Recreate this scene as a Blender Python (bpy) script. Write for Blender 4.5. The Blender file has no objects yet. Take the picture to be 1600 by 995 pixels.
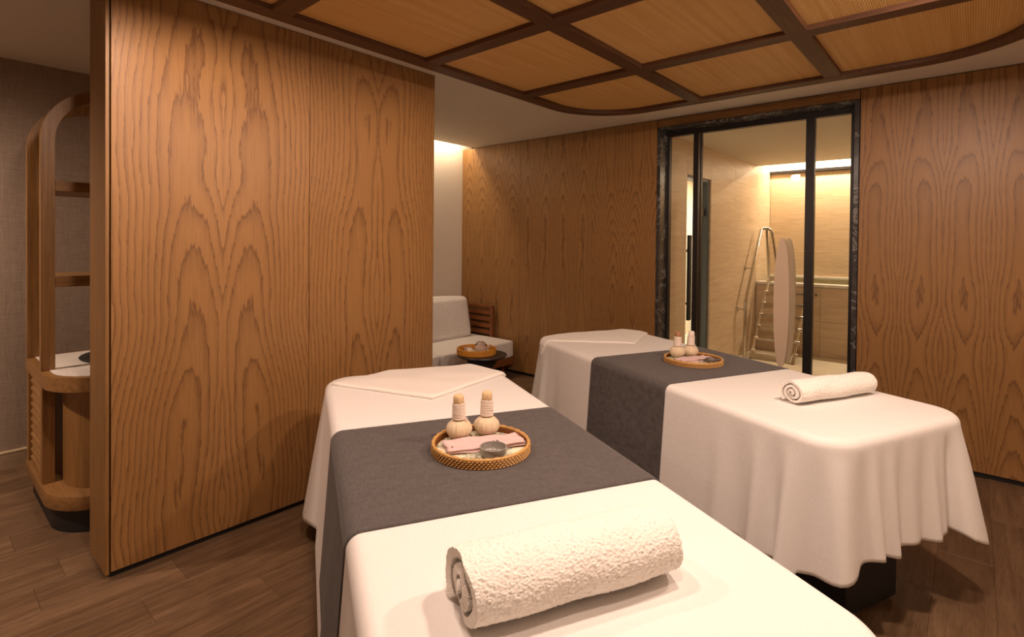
import bpy, bmesh, math, random
import numpy as np
from mathutils import Vector, Matrix
random.seed(7); rng = np.random.default_rng(7)
PI = math.pi
S = bpy.context.scene
COL = S.collection

# ------------------------------------------------------------------ camera
CAM_H = 1.45
yaw, pit, rol = 0.7173, 0.0126, 0.0100
F = Vector((-math.sin(yaw)*math.cos(pit), math.cos(yaw)*math.cos(pit), -math.sin(pit)))
R0 = Vector((math.cos(yaw), math.sin(yaw), 0)); U0 = R0.cross(F)
Rv = R0*math.cos(rol) + U0*math.sin(rol); Uv = -R0*math.sin(rol) + U0*math.cos(rol)
cd = bpy.data.cameras.new('camera'); cam = bpy.data.objects.new('camera', cd); COL.objects.link(cam)
M4 = Matrix.Identity(4)
for i in range(3):
    M4[i][0] = Rv[i]; M4[i][1] = Uv[i]; M4[i][2] = -F[i]
M4[2][3] = CAM_H
cam.matrix_world = M4
cd.sensor_width = 36; cd.lens = 827.52/1600*36; cd.shift_y = -(497.5-389.34)/1600
cd.clip_start = 0.05
S.camera = cam

# ------------------------------------------------------------------ view, world, lights
S.view_settings.view_transform = 'Standard'; S.view_settings.look = 'None'
S.view_settings.gamma = 1; S.view_settings.use_curve_mapping = False
S.view_settings.exposure = 0.4
wd = bpy.data.worlds.new('world'); S.world = wd; wd.use_nodes = True
wd.node_tree.nodes['Background'].inputs[0].default_value = (1, .8, .6, 1)
wd.node_tree.nodes['Background'].inputs[1].default_value = 0.0

WARM = (1.0, .735, .585)
def light(kind, name, loc, energy, color=WARM, target=None, size=.1, size_y=None, cone=100, blend=.8):
    l = bpy.data.lights.new(name, kind); l.energy = energy; l.color = color
    o = bpy.data.objects.new(name, l); COL.objects.link(o); o.location = loc
    if kind == 'AREA':
        l.shape = 'RECTANGLE'; l.size = size; l.size_y = size_y or size
    else:
        l.shadow_soft_size = size
    if kind == 'SPOT':
        l.spot_size = math.radians(cone); l.spot_blend = blend
    d = Vector(target) - Vector(loc) if target else Vector((0, 0, -1))
    o.rotation_euler = d.to_track_quat('-Z', 'Y').to_euler()
    return o
# recessed ceiling downlights above the photographer, out of the frame: they light the bed tops and walls
for (x, y, tx, ty, e) in [(-1.15, .85, -1.30, 1.05, 30), (-.35, 1.45, -.60, 1.8, 52), (.15, 2.35, -.25, 2.65, 68),
                          (-.2, .4, -.4, .6, 30), (-2.0, .55, -2.15, .75, 34)]:
    light('SPOT', 'ceiling_downlight_offscreen', (x, y, 2.46), e, target=(tx, ty, .75), size=.06, cone=172, blend=.35)
# ceiling downlight on the entry side, left of the frame: lights the grasscloth wall and the vanity
light('SPOT', 'entry_downlight_offscreen', (-3.6, -1.0, 2.55), 165, target=(-4.05, .25, .25), size=.06, cone=120, blend=1)
# cove seen at the ceiling edge above the sofa
light('AREA', 'cove_strip', (-4.585, 3.4, 2.72), 14, color=(1, .80, .58), target=(-4.60, 3.4, 0), size=2.0, size_y=.06)
# plunge pool room: the cove seen along its back wall, and the lit passage seen through its second door
STEAM = (1, .77, .56)
light('AREA', 'pool_cove', (-1.0, 8.28, 2.70), 48, color=STEAM, target=(-1.0, 8.30, 0), size=2.6, size_y=.06)
light('AREA', 'passage_light', (-3.0, 7.4, 2.45), 60, color=(1, .94, .86), size=.8)

# ------------------------------------------------------------------ helpers
def link(o, parent=None):
    COL.objects.link(o)
    if parent is not None: o.parent = parent
    return o
def tag(o, label=None, cat=None, group=None, kind=None):
    if label: o['label'] = label
    if cat: o['category'] = cat
    if group: o['group'] = group
    if kind: o['kind'] = kind
    return o
def thing(name, label, cat, loc=(0, 0, 0), rz=0, group=None):
    o = bpy.data.objects.new(name, None); o.empty_display_size = .05
    link(o); o.location = loc; o.rotation_euler = (0, 0, rz)
    return tag(o, label, cat, group)

class MB:
    def __init__(s): s.v = []; s.f = []
    def add(s, v, f):
        n = len(s.v); s.v += [tuple(p) for p in v]; s.f += [tuple(i+n for i in q) for q in f]; return s
    def box(s, x0, x1, y0, y1, z0, z1):
        v = [(x, y, z) for z in (z0, z1) for y in (y0, y1) for x in (x0, x1)]
        return s.add(v, [(0, 2, 3, 1), (4, 5, 7, 6), (0, 1, 5, 4), (2, 6, 7, 3), (0, 4, 6, 2), (1, 3, 7, 5)])
    def prism(s, poly, z0, z1, hole=None):
        n = len(poly)
        v = [(x, y, z0) for x, y in poly] + [(x, y, z1) for x, y in poly]
        f = [(i, (i+1) % n, n+(i+1) % n, n+i) for i in range(n)]
        if hole:
            m = 2*n
            v += [(x, y, z0) for x, y in hole] + [(x, y, z1) for x, y in hole]
            f += [(m+i, m+n+i, m+n+(i+1) % n, m+(i+1) % n) for i in range(n)]
            f += [(i, m+i, m+(i+1) % n, (i+1) % n) for i in range(n)]
            f += [(n+i, n+(i+1) % n, m+n+(i+1) % n, m+n+i) for i in range(n)]
        else:
            f += [tuple(range(n-1, -1, -1)), tuple(range(n, 2*n))]
        return s.add(v, f)
    def tube(s, pts, r, n=10, close=False):
        pts = [Vector(p) for p in pts]; k = len(pts); rings = []
        rr = r if isinstance(r, (list, tuple)) else [r]*k
        up = None
        for i, p in enumerate(pts):
            if close: t = (pts[(i+1) % k]-pts[i-1]).normalized()
            else: t = (pts[min(i+1, k-1)]-pts[max(i-1, 0)]).normalized()
            if up is None:
                up = Vector((0, 0, 1)) if abs(t.z) < .9 else Vector((1, 0, 0))
            a = up - t*up.dot(t); a.normalize(); b = t.cross(a); up = a
            rings.append([p + (a*math.cos(2*PI*j/n) + b*math.sin(2*PI*j/n))*rr[i] for j in range(n)])
        v = [q for ring in rings for q in ring]; f = []
        for i in range(k if close else k-1):
            i2 = (i+1) % k
            for j in range(n):
                f.append((i*n+j, i*n+(j+1) % n, i2*n+(j+1) % n, i2*n+j))
        if not close:
            f.append(tuple(range(n-1, -1, -1))); f.append(tuple((k-1)*n+j for j in range(n)))
        return s.add(v, f)
    def lathe(s, prof, n=40, c=(0, 0, 0), mod=None, cap=True):
        v = []; f = []; k = len(prof)
        for i, (r, z) in enumerate(prof):
            for j in range(n):
                a = 2*PI*j/n; q = r*(mod(i/(k-1), a) if mod else 1)
                v.append((c[0]+q*math.cos(a), c[1]+q*math.sin(a), c[2]+z))
        for i in range(k-1):
            for j in range(n):
                f.append((i*n+j, i*n+(j+1) % n, (i+1)*n+(j+1) % n, (i+1)*n+j))
        if cap:
            f.append(tuple(range(n-1, -1, -1))); f.append(tuple((k-1)*n+j for j in range(n)))
        return s.add(v, f)
    def mesh(s, name, bevel=0, seg=2, smooth=None):
        me = bpy.data.meshes.new(name); me.from_pydata(s.v, [], s.f)
        bm = bmesh.new(); bm.from_mesh(me)
        if bevel:
            bmesh.ops.bevel(bm, geom=list(bm.edges), offset=bevel, segments=seg, profile=.5, affect='EDGES', clamp_overlap=True)
        bmesh.ops.recalc_face_normals(bm, faces=list(bm.faces))
        bm.to_mesh(me); bm.free()
        if smooth is not None:
            for p in me.polygons: p.use_smooth = True
            if smooth < 180 and hasattr(me, 'set_sharp_from_angle'): me.set_sharp_from_angle(angle=math.radians(smooth))
        return me
    def obj(s, name, mat, parent=None, bevel=0, seg=2, smooth=None, loc=None, rz=None):
        me = s.mesh(name, bevel, seg, smooth); me.materials.append(mat)
        o = bpy.data.objects.new(name, me); link(o, parent)
        if loc: o.location = loc
        if rz: o.rotation_euler = (0, 0, rz)
        return o
def grid_obj(name, V, mat, parent=None, wrap_u=False, smooth=True, solid=0, offset=-1, fill=False):
    """V: array (n, m, 3) -> quad grid; wrap_u closes the first axis"""
    n, m = V.shape[:2]; idx = np.arange(n*m).reshape(n, m)
    a = idx if wrap_u else idx[:-1]
    b = np.roll(idx, -1, 0) if wrap_u else idx[1:]
    q = np.stack([a[:, :-1], b[:, :-1], b[:, 1:], a[:, 1:]], -1).reshape(-1, 4)
    me = bpy.data.meshes.new(name); me.from_pydata(V.reshape(-1, 3).tolist(), [], q.tolist() + ([tuple(int(i) for i in idx[::-1, 0])] if fill else []))
    if smooth: me.polygons.foreach_set('use_smooth', [True]*len(me.polygons))
    me.materials.append(mat)
    o = bpy.data.objects.new(name, me); link(o, parent)
    if solid:
        md = o.modifiers.new('thickness', 'SOLIDIFY'); md.thickness = solid; md.offset = offset
    return o
def struct(o): o['kind'] = 'structure'; return o

# ------------------------------------------------------------------ materials
def lin(r, g, b):
    f = lambda c: (c/255/12.92 if c/255 <= .04045 else ((c/255+.055)/1.055)**2.4)
    return (f(r), f(g), f(b), 1)
class NT:
    def __init__(s, name, rough=.5, spec=.5):
        s.m = bpy.data.materials.new(name); s.m.use_nodes = True; s.t = s.m.node_tree
        s.b = s.t.nodes['Principled BSDF']; s.b.inputs['Roughness'].default_value = rough
        s.b.inputs['Specular IOR Level'].default_value = spec
    def n(s, typ, **kw):
        o = s.t.nodes.new(typ)
        for k, v in kw.items(): setattr(o, k, v)
        return o
    def put(s, sock, v):
        if isinstance(v, bpy.types.NodeSocket): s.t.links.new(v, sock)
        else: sock.default_value = v
    def math(s, op, a, b=0, c=None):
        o = s.n('ShaderNodeMath', operation=op); s.put(o.inputs[0], a); s.put(o.inputs[1], b)
        if c is not None: s.put(o.inputs[2], c)
        return o.outputs[0]
    def coord(s, kind='Object', scale=(1, 1, 1), loc=(0, 0, 0), rot=(0, 0, 0), rand=False):
        tc = s.n('ShaderNodeTexCoord'); mp = s.n('ShaderNodeMapping')
        v = tc.outputs[kind]
        if rand:
            oi = s.n('ShaderNodeObjectInfo'); ad = s.n('ShaderNodeVectorMath', operation='ADD')
            mu = s.math('MULTIPLY', oi.outputs['Random'], 53.0)
            s.t.links.new(v, ad.inputs[0]); s.t.links.new(mu, ad.inputs[1]); v = ad.outputs[0]
        s.t.links.new(v, mp.inputs[0]); mp.inputs['Scale'].default_value = scale
        mp.inputs['Location'].default_value = loc; mp.inputs['Rotation'].default_value = rot
        return mp.outputs[0]
    def noise(s, vec, scale=5, detail=3, rough=.5, dist=0):
        o = s.n('ShaderNodeTexNoise'); s.t.links.new(vec, o.inputs['Vector'])
        o.inputs['Scale'].default_value = scale; o.inputs['Detail'].default_value = detail
        o.inputs['Roughness'].default_value = rough; o.inputs['Distortion'].default_value = dist
        return o.outputs['Fac']
    def ramp(s, fac, stops, interp='LINEAR'):
        o = s.n('ShaderNodeValToRGB'); o.color_ramp.interpolation = interp
        e = o.color_ramp.elements
        while len(e) < len(stops): e.new(.5)
        for el, (p, c) in zip(e, stops): el.position = p; el.color = c if len(c) == 4 else (*c, 1)
        s.put(o.inputs[0], fac); return o.outputs[0]
    def mix(s, fac, a, b, blend='MIX'):
        o = s.n('ShaderNodeMix', data_type='RGBA', blend_type=blend)
        s.put(o.inputs[0], fac); s.put(o.inputs[6], a); s.put(o.inputs[7], b); return o.outputs[2]
    def color(s, v): s.put(s.b.inputs['Base Color'], v); return s
    def bump(s, h, strength=.3, dist=.002):
        o = s.n('ShaderNodeBump'); o.inputs['Strength'].default_value = strength; o.inputs['Distance'].default_value = dist
        s.t.links.new(h, o.inputs['Height']); s.t.links.new(o.outputs[0], s.b.inputs['Normal']); return s
def plain(name, col, rough=.5, metal=0, spec=.5, noise=0, nscale=40, bump=0):
    k = NT(name, rough, spec); k.b.inputs['Metallic'].default_value = metal
    if noise or bump:
        f = k.noise(k.coord(), nscale, 4)
        c2 = tuple(max(0, c*(1-noise)) for c in col[:3])+(1,)
        k.color(k.mix(f, col, c2))
        if bump: k.bump(f, bump)
    else: k.color(col)
    return k.m
MAT = {}

def veneer(name, lw, off, freq, tint=1.0, heart=.5, slope=.085, jagamp=.014):
    """crown-cut oak: nested cathedral figure, dark late-wood edge on each ring, book-matched leaves of width lw"""
    k = NT(name, .42, .35)
    tc = k.n('ShaderNodeTexCoord'); oi = k.n('ShaderNodeObjectInfo')
    rnd = oi.outputs['Random']
    sx = k.n('ShaderNodeSeparateXYZ'); k.t.links.new(tc.outputs['Object'], sx.inputs[0])
    x, z = sx.outputs[0], sx.outputs[2]
    xp = k.math('PINGPONG', k.math('ADD', x, off), lw)
    def vec(a, b, c):
        o = k.n('ShaderNodeCombineXYZ'); k.put(o.inputs[0], a); k.put(o.inputs[1], b); k.put(o.inputs[2], c); return o.outputs[0]
    seed = k.math('MULTIPLY', rnd, 37.0)
    wander = k.noise(vec(seed, 3.3, k.math('MULTIPLY', z, .9)), 1.0, 2)
    ctr = k.math('ADD', k.math('MULTIPLY', wander, lw*.5), lw*(heart-.25))
    dx = k.math('SUBTRACT', xp, ctr)
    dn = k.noise(vec(seed, 9.1, k.math('MULTIPLY', z, .75)), 1.0, 2)
    depth = k.math('ADD', k.math('MULTIPLY', z, slope), k.math('MULTIPLY', dn, .17))
    r = k.math('SQRT', k.math('ADD', k.math('MULTIPLY', dx, dx), k.math('MULTIPLY', depth, depth)))
    big = k.noise(vec(k.math('MULTIPLY', xp, 6.0), seed, k.math('MULTIPLY', z, .8)), 1.0, 2)
    jag = k.noise(vec(k.math('MULTIPLY', xp, 90.0), seed, k.math('MULTIPLY', z, 7.0)), 1.0, 3, .6)
    r2 = k.math('ADD', r, k.math('ADD', k.math('MULTIPLY', big, .028), k.math('MULTIPLY', jag, jagamp)))
    t = k.math('MULTIPLY', r2, freq)
    fr = k.math('FRACT', t)
    line = k.ramp(fr, [(0, (0, 0, 0)), (.46, (.04, .04, .04)), (.82, (.42, .42, .42)), (.94, (1, 1, 1)), (1, (0, 0, 0))])
    band = k.noise(vec(k.math('MULTIPLY', xp, 3.0), seed, k.math('MULTIPLY', z, .5)), 1.0, 2)
    pores = k.noise(vec(k.math('MULTIPLY', x, 420.0), seed, k.math('MULTIPLY', z, 7.0)), 1.0, 2)
    c = k.mix(band, lin(178*tint, 132*tint, 80*tint), lin(155*tint, 110*tint, 60*tint))
    c = k.mix(k.math('MULTIPLY', line, .74), c, lin(92*tint, 58*tint, 31*tint))
    c = k.mix(k.ramp(pores, [(.46, (0, 0, 0)), (.66, (.28, .28, .28))]), c, lin(120*tint, 78*tint, 46*tint))
    k.color(c)
    k.bump(k.math('ADD', k.math('MULTIPLY', line, -.7), k.math('MULTIPLY', pores, -.5)), .22, .0012)
    return k.m
MAT['veneer_big'] = veneer('oak_veneer_crown', .50, .50, 46, .93, .74, .045, .017)
MAT['veneer'] = veneer('oak_veneer', .235, .0, 72, .90, .5, .03, .011)

def solid_wood(name, c1, c2, scale=(60, 60, 3), rough=.45, axis_bump=.12):
    k = NT(name, rough, .4)
    v = k.coord('Object', scale, rand=True)
    f = k.noise(v, 1.0, 4, .6); g = k.noise(k.coord('Object', tuple(a*4 for a in scale), rand=True), 1.0, 2)
    c = k.mix(k.ramp(f, [(.3, (0, 0, 0)), (.7, (1, 1, 1))]), c1, c2)
    c = k.mix(k.math('MULTIPLY', g, .35), c, tuple(a*.55 for a in c2[:3])+(1,))
    k.color(c); k.bump(f, axis_bump, .001); return k.m
MAT['oak_z'] = solid_wood('oak_upright', lin(158, 117, 68), lin(126, 89, 46), (60, 60, 3))
MAT['oak_h'] = solid_wood('oak_level', lin(162, 120, 72), lin(128, 92, 50), (60, 3, 60))
MAT['oak_x'] = solid_wood('oak_level_x', lin(160, 118, 70), lin(126, 90, 48), (3, 60, 60))
MAT['walnut_x'] = solid_wood('walnut_beam_x', lin(98, 64, 40), lin(70, 43, 25), (4, 70, 70), .5)
MAT['walnut_y'] = solid_wood('walnut_beam_y', lin(98, 64, 40), lin(70, 43, 25), (70, 4, 70), .5)
MAT['teak'] = solid_wood('sofa_teak', lin(140, 84, 44), lin(104, 58, 28), (8, 60, 60))

def floor_mat():
    k = NT('floor_oak_plank', .38, .4)
    oi = k.n('ShaderNodeObjectInfo')
    v = k.coord('Object', (34, 2.2, 1), rand=True)
    f = k.noise(v, 1.0, 5, .62, .6)
    v2 = k.coord('Object', (7, .9, 1), rand=True); g = k.noise(v2, 1.0, 3, .5, 1.2)
    v3 = k.coord('Object', (260, 14, 1), rand=True); h = k.noise(v3, 1.0, 2)
    c = k.mix(k.ramp(f, [(.28, (0, 0, 0)), (.72, (1, 1, 1))]), lin(140, 112, 84), lin(100, 76, 54))
    c = k.mix(k.ramp(g, [(.35, (0, 0, 0)), (.7, (.6, .6, .6))]), c, lin(80, 58, 40))
    c = k.mix(k.ramp(h, [(.5, (0, 0, 0)), (.72, (.5, .5, .5))]), c, lin(64, 45, 30))
    hs = k.n('ShaderNodeHueSaturation'); k.put(hs.inputs['Color'], c)
    k.put(hs.inputs['Value'], k.math('ADD', k.math('MULTIPLY', oi.outputs['Random'], .22), .88))
    k.color(hs.outputs[0])
    k.bump(k.math('ADD', f, k.math('MULTIPLY', h, -.6)), .18, .001)
    return k.m
MAT['plank'] = floor_mat()
MAT['dark_gap'] = plain('dark_plinth', lin(24, 20, 18), .55)

def rattan_mat():
    k = NT('woven_cane', .55, .3)
    tc = k.coord('Object')
    def wave(direction, scale):
        o = k.n('ShaderNodeTexWave', bands_direction=direction); o.inputs['Scale'].default_value = scale
        o.inputs['Distortion'].default_value = .6; k.t.links.new(tc, o.inputs['Vector']); return o.outputs['Fac']
    a = wave('X', 36); b = wave('Y', 36)
    weave = k.math('MULTIPLY', a, b)
    st = k.noise(k.coord('Object', (45, 1.1, 1), rand=True), 1.0, 3)
    st2 = k.noise(k.coord('Object', (1.4, 60, 1), rand=True), 1.0, 2)
    c = k.mix(k.ramp(st, [(.3, (0, 0, 0)), (.7, (1, 1, 1))]), lin(248, 212, 146), lin(222, 178, 108))
    c = k.mix(k.math('MULTIPLY', st2, .35), c, lin(226, 178, 108))
    c = k.mix(k.ramp(weave, [(.06, (.75, .75, .75)), (.38, (0, 0, 0))]), c, lin(170, 118, 56))
    k.color(c); k.bump(weave, .35, .002); return k.m
MAT['rattan'] = rattan_mat()

def weave_cloth(name, c1, c2, scale=700, rough=.9, bump=.15, blot=0):
    k = NT(name, rough, .15)
    v = k.coord('Object')
    a = k.noise(k.coord('Object', (scale, scale*.06, scale*.06)), 1.0, 2)
    b = k.noise(k.coord('Object', (scale*.06, scale, scale)), 1.0, 2)
    f = k.math('MULTIPLY', k.math('ADD', a, b), .5)
    c = k.mix(k.ramp(f, [(.36, (0, 0, 0)), (.64, (1, 1, 1))]), c1, c2)
    k.color(c)
    if bump: k.bump(f, bump, .0006)
    k.b.inputs['Sheen Weight'].default_value = .15; k.b.inputs['Sheen Roughness'].default_value = .5
    return k.m
MAT['sheet'] = weave_cloth('cotton_sheet', lin(240, 236, 232), lin(232, 228, 224), 900, .62, .04)
MAT['runner'] = weave_cloth('charcoal_linen', lin(98, 92, 90), lin(74, 69, 68), 420, .9, .2)
MAT['sofa_cloth'] = weave_cloth('sofa_linen', lin(234, 228, 222), lin(222, 215, 209), 500, .9, .15)
MAT['pink_cloth'] = weave_cloth('pink_silk', lin(226, 196, 192), lin(212, 180, 178), 900, .5, .08)
def grasscloth():
    k = NT('wall_grasscloth', .9, .2)
    a = k.noise(k.coord('Object', (1, 420, 14)), 1.0, 2); b = k.noise(k.coord('Object', (1, 14, 420)), 1.0, 2)
    f = k.math('MULTIPLY', k.math('ADD', a, b), .5)
    k.color(k.mix(k.ramp(f, [(.36, (0, 0, 0)), (.64, (1, 1, 1))]), lin(168, 150, 132), lin(138, 121, 104))); k.bump(f, .25, .0008); return k.m
MAT['wall_fabric'] = grasscloth()
def terry(name, s1=640, bumpd=.003):
    k = NT(name, .95, .1)
    v = k.coord('Object'); f = k.noise(v, s1, 2, .6); g = k.noise(v, s1*.25, 2)
    k.color(k.mix(f, lin(250, 245, 238), lin(240, 232, 222)))
    k.bump(k.math('ADD', f, k.math('MULTIPLY', g, .6)), .40, bumpd)
    k.b.inputs['Sheen Weight'].default_value = .35; return k.m
MAT['terry'] = terry('terry_towel')
MAT['plaster'] = plain('ceiling_plaster', lin(222, 212, 196), .9, noise=.03, nscale=6)
MAT['cream'] = plain('cream_wall', lin(226, 216, 200), .9, noise=.03, nscale=8)
MAT['marble_white'] = None
def stone(name, c1, c2, vec_scale, veins=None, rough=.35):
    k = NT(name, rough, .45)
    f = k.noise(k.coord('Object', vec_scale, rand=True), 1.0, 6, .65, .8)
    c = k.mix(k.ramp(f, [(.3, (0, 0, 0)), (.7, (1, 1, 1))]), c1, c2)
    if veins:
        g = k.noise(k.coord('Object', tuple(a*veins[2] for a in vec_scale), rand=True), 1.0, 5, .6, 1.6)
        d = k.math('ABSOLUTE', k.math('SUBTRACT', g, .5))
        c = k.mix(k.ramp(d, [(0, (veins[1],)*3), (.025, (0, 0, 0))]), c, veins[0])
    k.color(c); return k.m
MAT['marble_white'] = stone('white_marble', lin(240, 234, 224), lin(226, 218, 206), (3, 12, 6), (lin(190, 172, 148), .3, .5))
MAT['travertine'] = stone('travertine', lin(222, 200, 170), lin(198, 172, 140), (2, 2, 26), None, .4)
MAT['travertine_back'] = stone('travertine_banded', lin(226, 202, 168), lin(200, 172, 136), (3, 3, 50), None, .4)
MAT['pale_floor'] = stone('pale_stone_floor', lin(236, 226, 204), lin(224, 210, 184), (3, 3, 3), None, .3)
MAT['marble_black'] = stone('black_marble', lin(44, 42, 42), lin(72, 69, 67), (9, 9, 9), (lin(170, 166, 160), .45, .35), .22)
MAT['black_metal'] = plain('black_metal_frame', lin(38, 34, 31), .4, .3)
MAT['black_matte'] = plain('black_matte', lin(26, 23, 22), .6)
MAT['table_black'] = plain('black_lacquer', lin(44, 44, 46), .35, noise=.1)
MAT['chrome'] = plain('polished_steel', (.62, .58, .52, 1), .18, 1)
MAT['handle_front'] = plain('handle_bronze_wood', lin(214, 190, 164), .5, noise=.06, nscale=12)
MAT['ceramic_grey'] = plain('grey_glazed_ceramic', lin(150, 144, 136), .2, noise=.15, nscale=60)
MAT['ceramic_pink'] = plain('stoneware', lin(196, 168, 152), .4, noise=.15, nscale=50)
MAT['ceramic_brown'] = plain('brown_glaze', lin(92, 58, 44), .35)
MAT['muslin'] = weave_cloth('muslin', lin(226, 208, 178), lin(206, 186, 154), 700, .9, .25)
MAT['cotton_cord'] = plain('cotton_cord', lin(238, 222, 206), .9, noise=.08, nscale=200)
MAT['herb_knob'] = plain('rolled_cloth_knob', lin(222, 190, 146), .8, noise=.15, nscale=60)
MAT['herb_knob_dark'] = plain('rolled_cloth_knob_brown', lin(176, 128, 92), .8, noise=.25, nscale=60)
MAT['cane'] = plain('tray_cane', lin(150, 92, 40), .4, noise=.3, nscale=90)
MAT['cane_light'] = plain('tray_cane_light', lin(218, 168, 98), .36, noise=.3, nscale=70)
MAT['amber_cane'] = plain('amber_cane', lin(232, 158, 52), .3, noise=.4, nscale=60)
def lining():
    k = NT('printed_lining', .8, .2)
    f = k.noise(k.coord(), 38, 2, .5, 1.0)
    k.color(k.ramp(f, [(.44, lin(232, 220, 190)), (.5, lin(214, 204, 172)), (.56, lin(112, 140, 140)), (.62, lin(220, 208, 178))])); return k.m
MAT['lining'] = lining()
def glass(name, tint=(.97, .98, .96, 1)):
    m = bpy.data.materials.new(name); m.use_nodes = True; t = m.node_tree; t.nodes.clear()
    o = t.nodes.new('ShaderNodeOutputMaterial'); mx = t.nodes.new('ShaderNodeMixShader')
    tr = t.nodes.new('ShaderNodeBsdfTransparent'); tr.inputs[0].default_value = tint
    gl = t.nodes.new('ShaderNodeBsdfGlossy'); gl.inputs['Roughness'].default_value = .02
    fr = t.nodes.new('ShaderNodeFresnel'); fr.inputs[0].default_value = 1.35
    ge = t.nodes.new('ShaderNodeNewGeometry'); iv = t.nodes.new('ShaderNodeMath'); iv.operation = 'SUBTRACT'; iv.inputs[0].default_value = 1
    mu = t.nodes.new('ShaderNodeMath'); mu.operation = 'MULTIPLY'
    t.links.new(ge.outputs['Backfacing'], iv.inputs[1]); t.links.new(iv.outputs[0], mu.inputs[0]); t.links.new(fr.outputs[0], mu.inputs[1])
    t.links.new(mu.outputs[0], mx.inputs[0]); t.links.new(tr.outputs[0], mx.inputs[1]); t.links.new(gl.outputs[0], mx.inputs[2])
    t.links.new(mx.outputs[0], o.inputs[0]); return m
MAT['glass'] = glass('clear_glass')
def emit(name, col, s):
    m = bpy.data.materials.new(name); m.use_nodes = True; t = m.node_tree; t.nodes.clear()
    o = t.nodes.new('ShaderNodeOutputMaterial'); e = t.nodes.new('ShaderNodeEmission')
    e.inputs[0].default_value = col; e.inputs[1].default_value = s; t.links.new(e.outputs[0], o.inputs[0]); return m

# ------------------------------------------------------------------ dimensions
CEIL = 2.567
PX = -2.749            # face of the wooden partition
PY0, PY1 = .553, 2.340
WB = 4.445             # face of the wood-panelled wall
DL, DR, DT = -2.154, -.624, 2.490   # doorway in it
XS = -4.686            # cream wall behind the sofa
XL = -4.565            # grasscloth wall behind the vanity
XR, YF = 1.45, -1.90   # walls behind the photographer

# ------------------------------------------------------------------ floor
fl = struct(MB().box(-4.75, XR, YF, WB+.02, -.06, -.006).obj('floor', MAT['plank']))
cache = {}
def plank(y0, y1):
    L = round(y1-y0, 3)
    if L not in cache:
        me = MB().box(-.0997, .0997, -L/2+.0004, L/2-.0004, -.012, 0).mesh('plank', .0007, 1)
        me.materials.append(MAT['plank']); cache[L] = me
    return cache[L]
stag = [0.0, .45, .85, .2, .62, 1.0, .33]
xc = -4.61; ci = 0
while xc < XR:
    if abs(xc+2.81) < .05: ph = .345
    elif abs(xc+2.61) < .05: ph = .79
    else: ph = stag[ci % 7]
    y = ph - 1.2*math.ceil((ph-YF)/1.2)
    while y < WB:
        a, b_ = max(y, YF), min(y+1.2, WB+.015)
        if b_-a > .05:
            o = bpy.data.objects.new('plank', plank(a, b_)); link(o, fl); o.location = (xc, (a+b_)/2, 0)
        y += 1.2
    xc += .2; ci += 1

# ------------------------------------------------------------------ ceiling
c = MB().box(XL-.1, XR+.1, YF-.1, 2.2, CEIL, CEIL+.04)
c.box(-4.488, XR+.1, 2.2, WB+.2, CEIL, CEIL+.04)
c.box(XS-.1, -4.40, 2.2, WB+.2, 2.80, 2.84)
c.box(-4.488, -4.44, 2.2, WB+.2, CEIL+.04, 2.80)
c.box(XS-.1, -4.40, 2.16, 2.2, CEIL, 2.84)
struct(c.obj('ceiling', MAT['plaster']))

# ------------------------------------------------------------------ plain walls
struct(MB().box(XL-.12, XL, YF, 2.2, 0, CEIL).obj('wall_left', MAT['wall_fabric']))
bb = struct(MB().box(XL, XL+.014, YF, 2.2, 0, .098).obj('baseboard_left', solid_wood('pale_baseboard', lin(176, 152, 122), lin(150, 128, 100), (60, 4, 40))))
MB().box(XL, XL+.017, YF, 2.2, .098, .108).obj('metal_lip', plain('brushed_brass_lip', lin(226, 206, 170), .4), bb)
struct(MB().box(XS-.12, XS, 2.2, WB+.15, 0, 2.80).obj('wall_alcove', MAT['cream']))
struct(MB().box(XR, XR+.1, YF, WB+.2, 0, CEIL).obj('wall_right', MAT['cream']))
struct(MB().box(XL-.1, XR+.1, YF-.1, YF, 0, CEIL).obj('wall_front', MAT['cream']))

# ------------------------------------------------------------------ wood-panelled back wall
wb = MB()
wb.box(XS-.1, DL, WB+.018, WB+.19, 0, CEIL)
wb.box(DR, XR+.1, WB+.018, WB+.19, 0, CEIL)
wb.box(DL, DR, WB+.018, WB+.19, DT, CEIL)
wback = struct(wb.obj('wall_back', MAT['dark_gap']))
tag(wback, 'oak veneer panelled wall around the glass door')
def panel(parent, x0, x1, z0, z1, mat, face, axis='x', th=.018, name='panel'):
    w = x1-x0
    o = MB().box(-w/2, w/2, 0, th, 0, z1-z0).obj(name, mat, parent, bevel=.0012, seg=1)
    if axis == 'x': o.location = ((x0+x1)/2, face, z0)
    else:
        o.rotation_euler = (0, 0, PI/2); o.location = (face, (x0+x1)/2, z0)
    return o
g = .0015
for a, b_ in [(XS, -3.765), (-3.765, -2.832), (-2.832, DL-.004)]:
    panel(wback, a+g, b_-g, .032, CEIL-.006, MAT['veneer'], WB)
for a, b_ in [(DR+.004, .31), (.31, 1.24), (1.24, XR)]:
    panel(wback, a+g, b_-g, .032, CEIL-.006, MAT['veneer'], WB)
panel(wback, DL, DR, DT+.003, CEIL-.018, MAT['oak_x'], WB+.002, name='door_header')
MB().box(DL, DR, WB-.004, WB+.018, CEIL-.017, CEIL-.009).obj('header_lip', MAT['oak_x'], wback)

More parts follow.
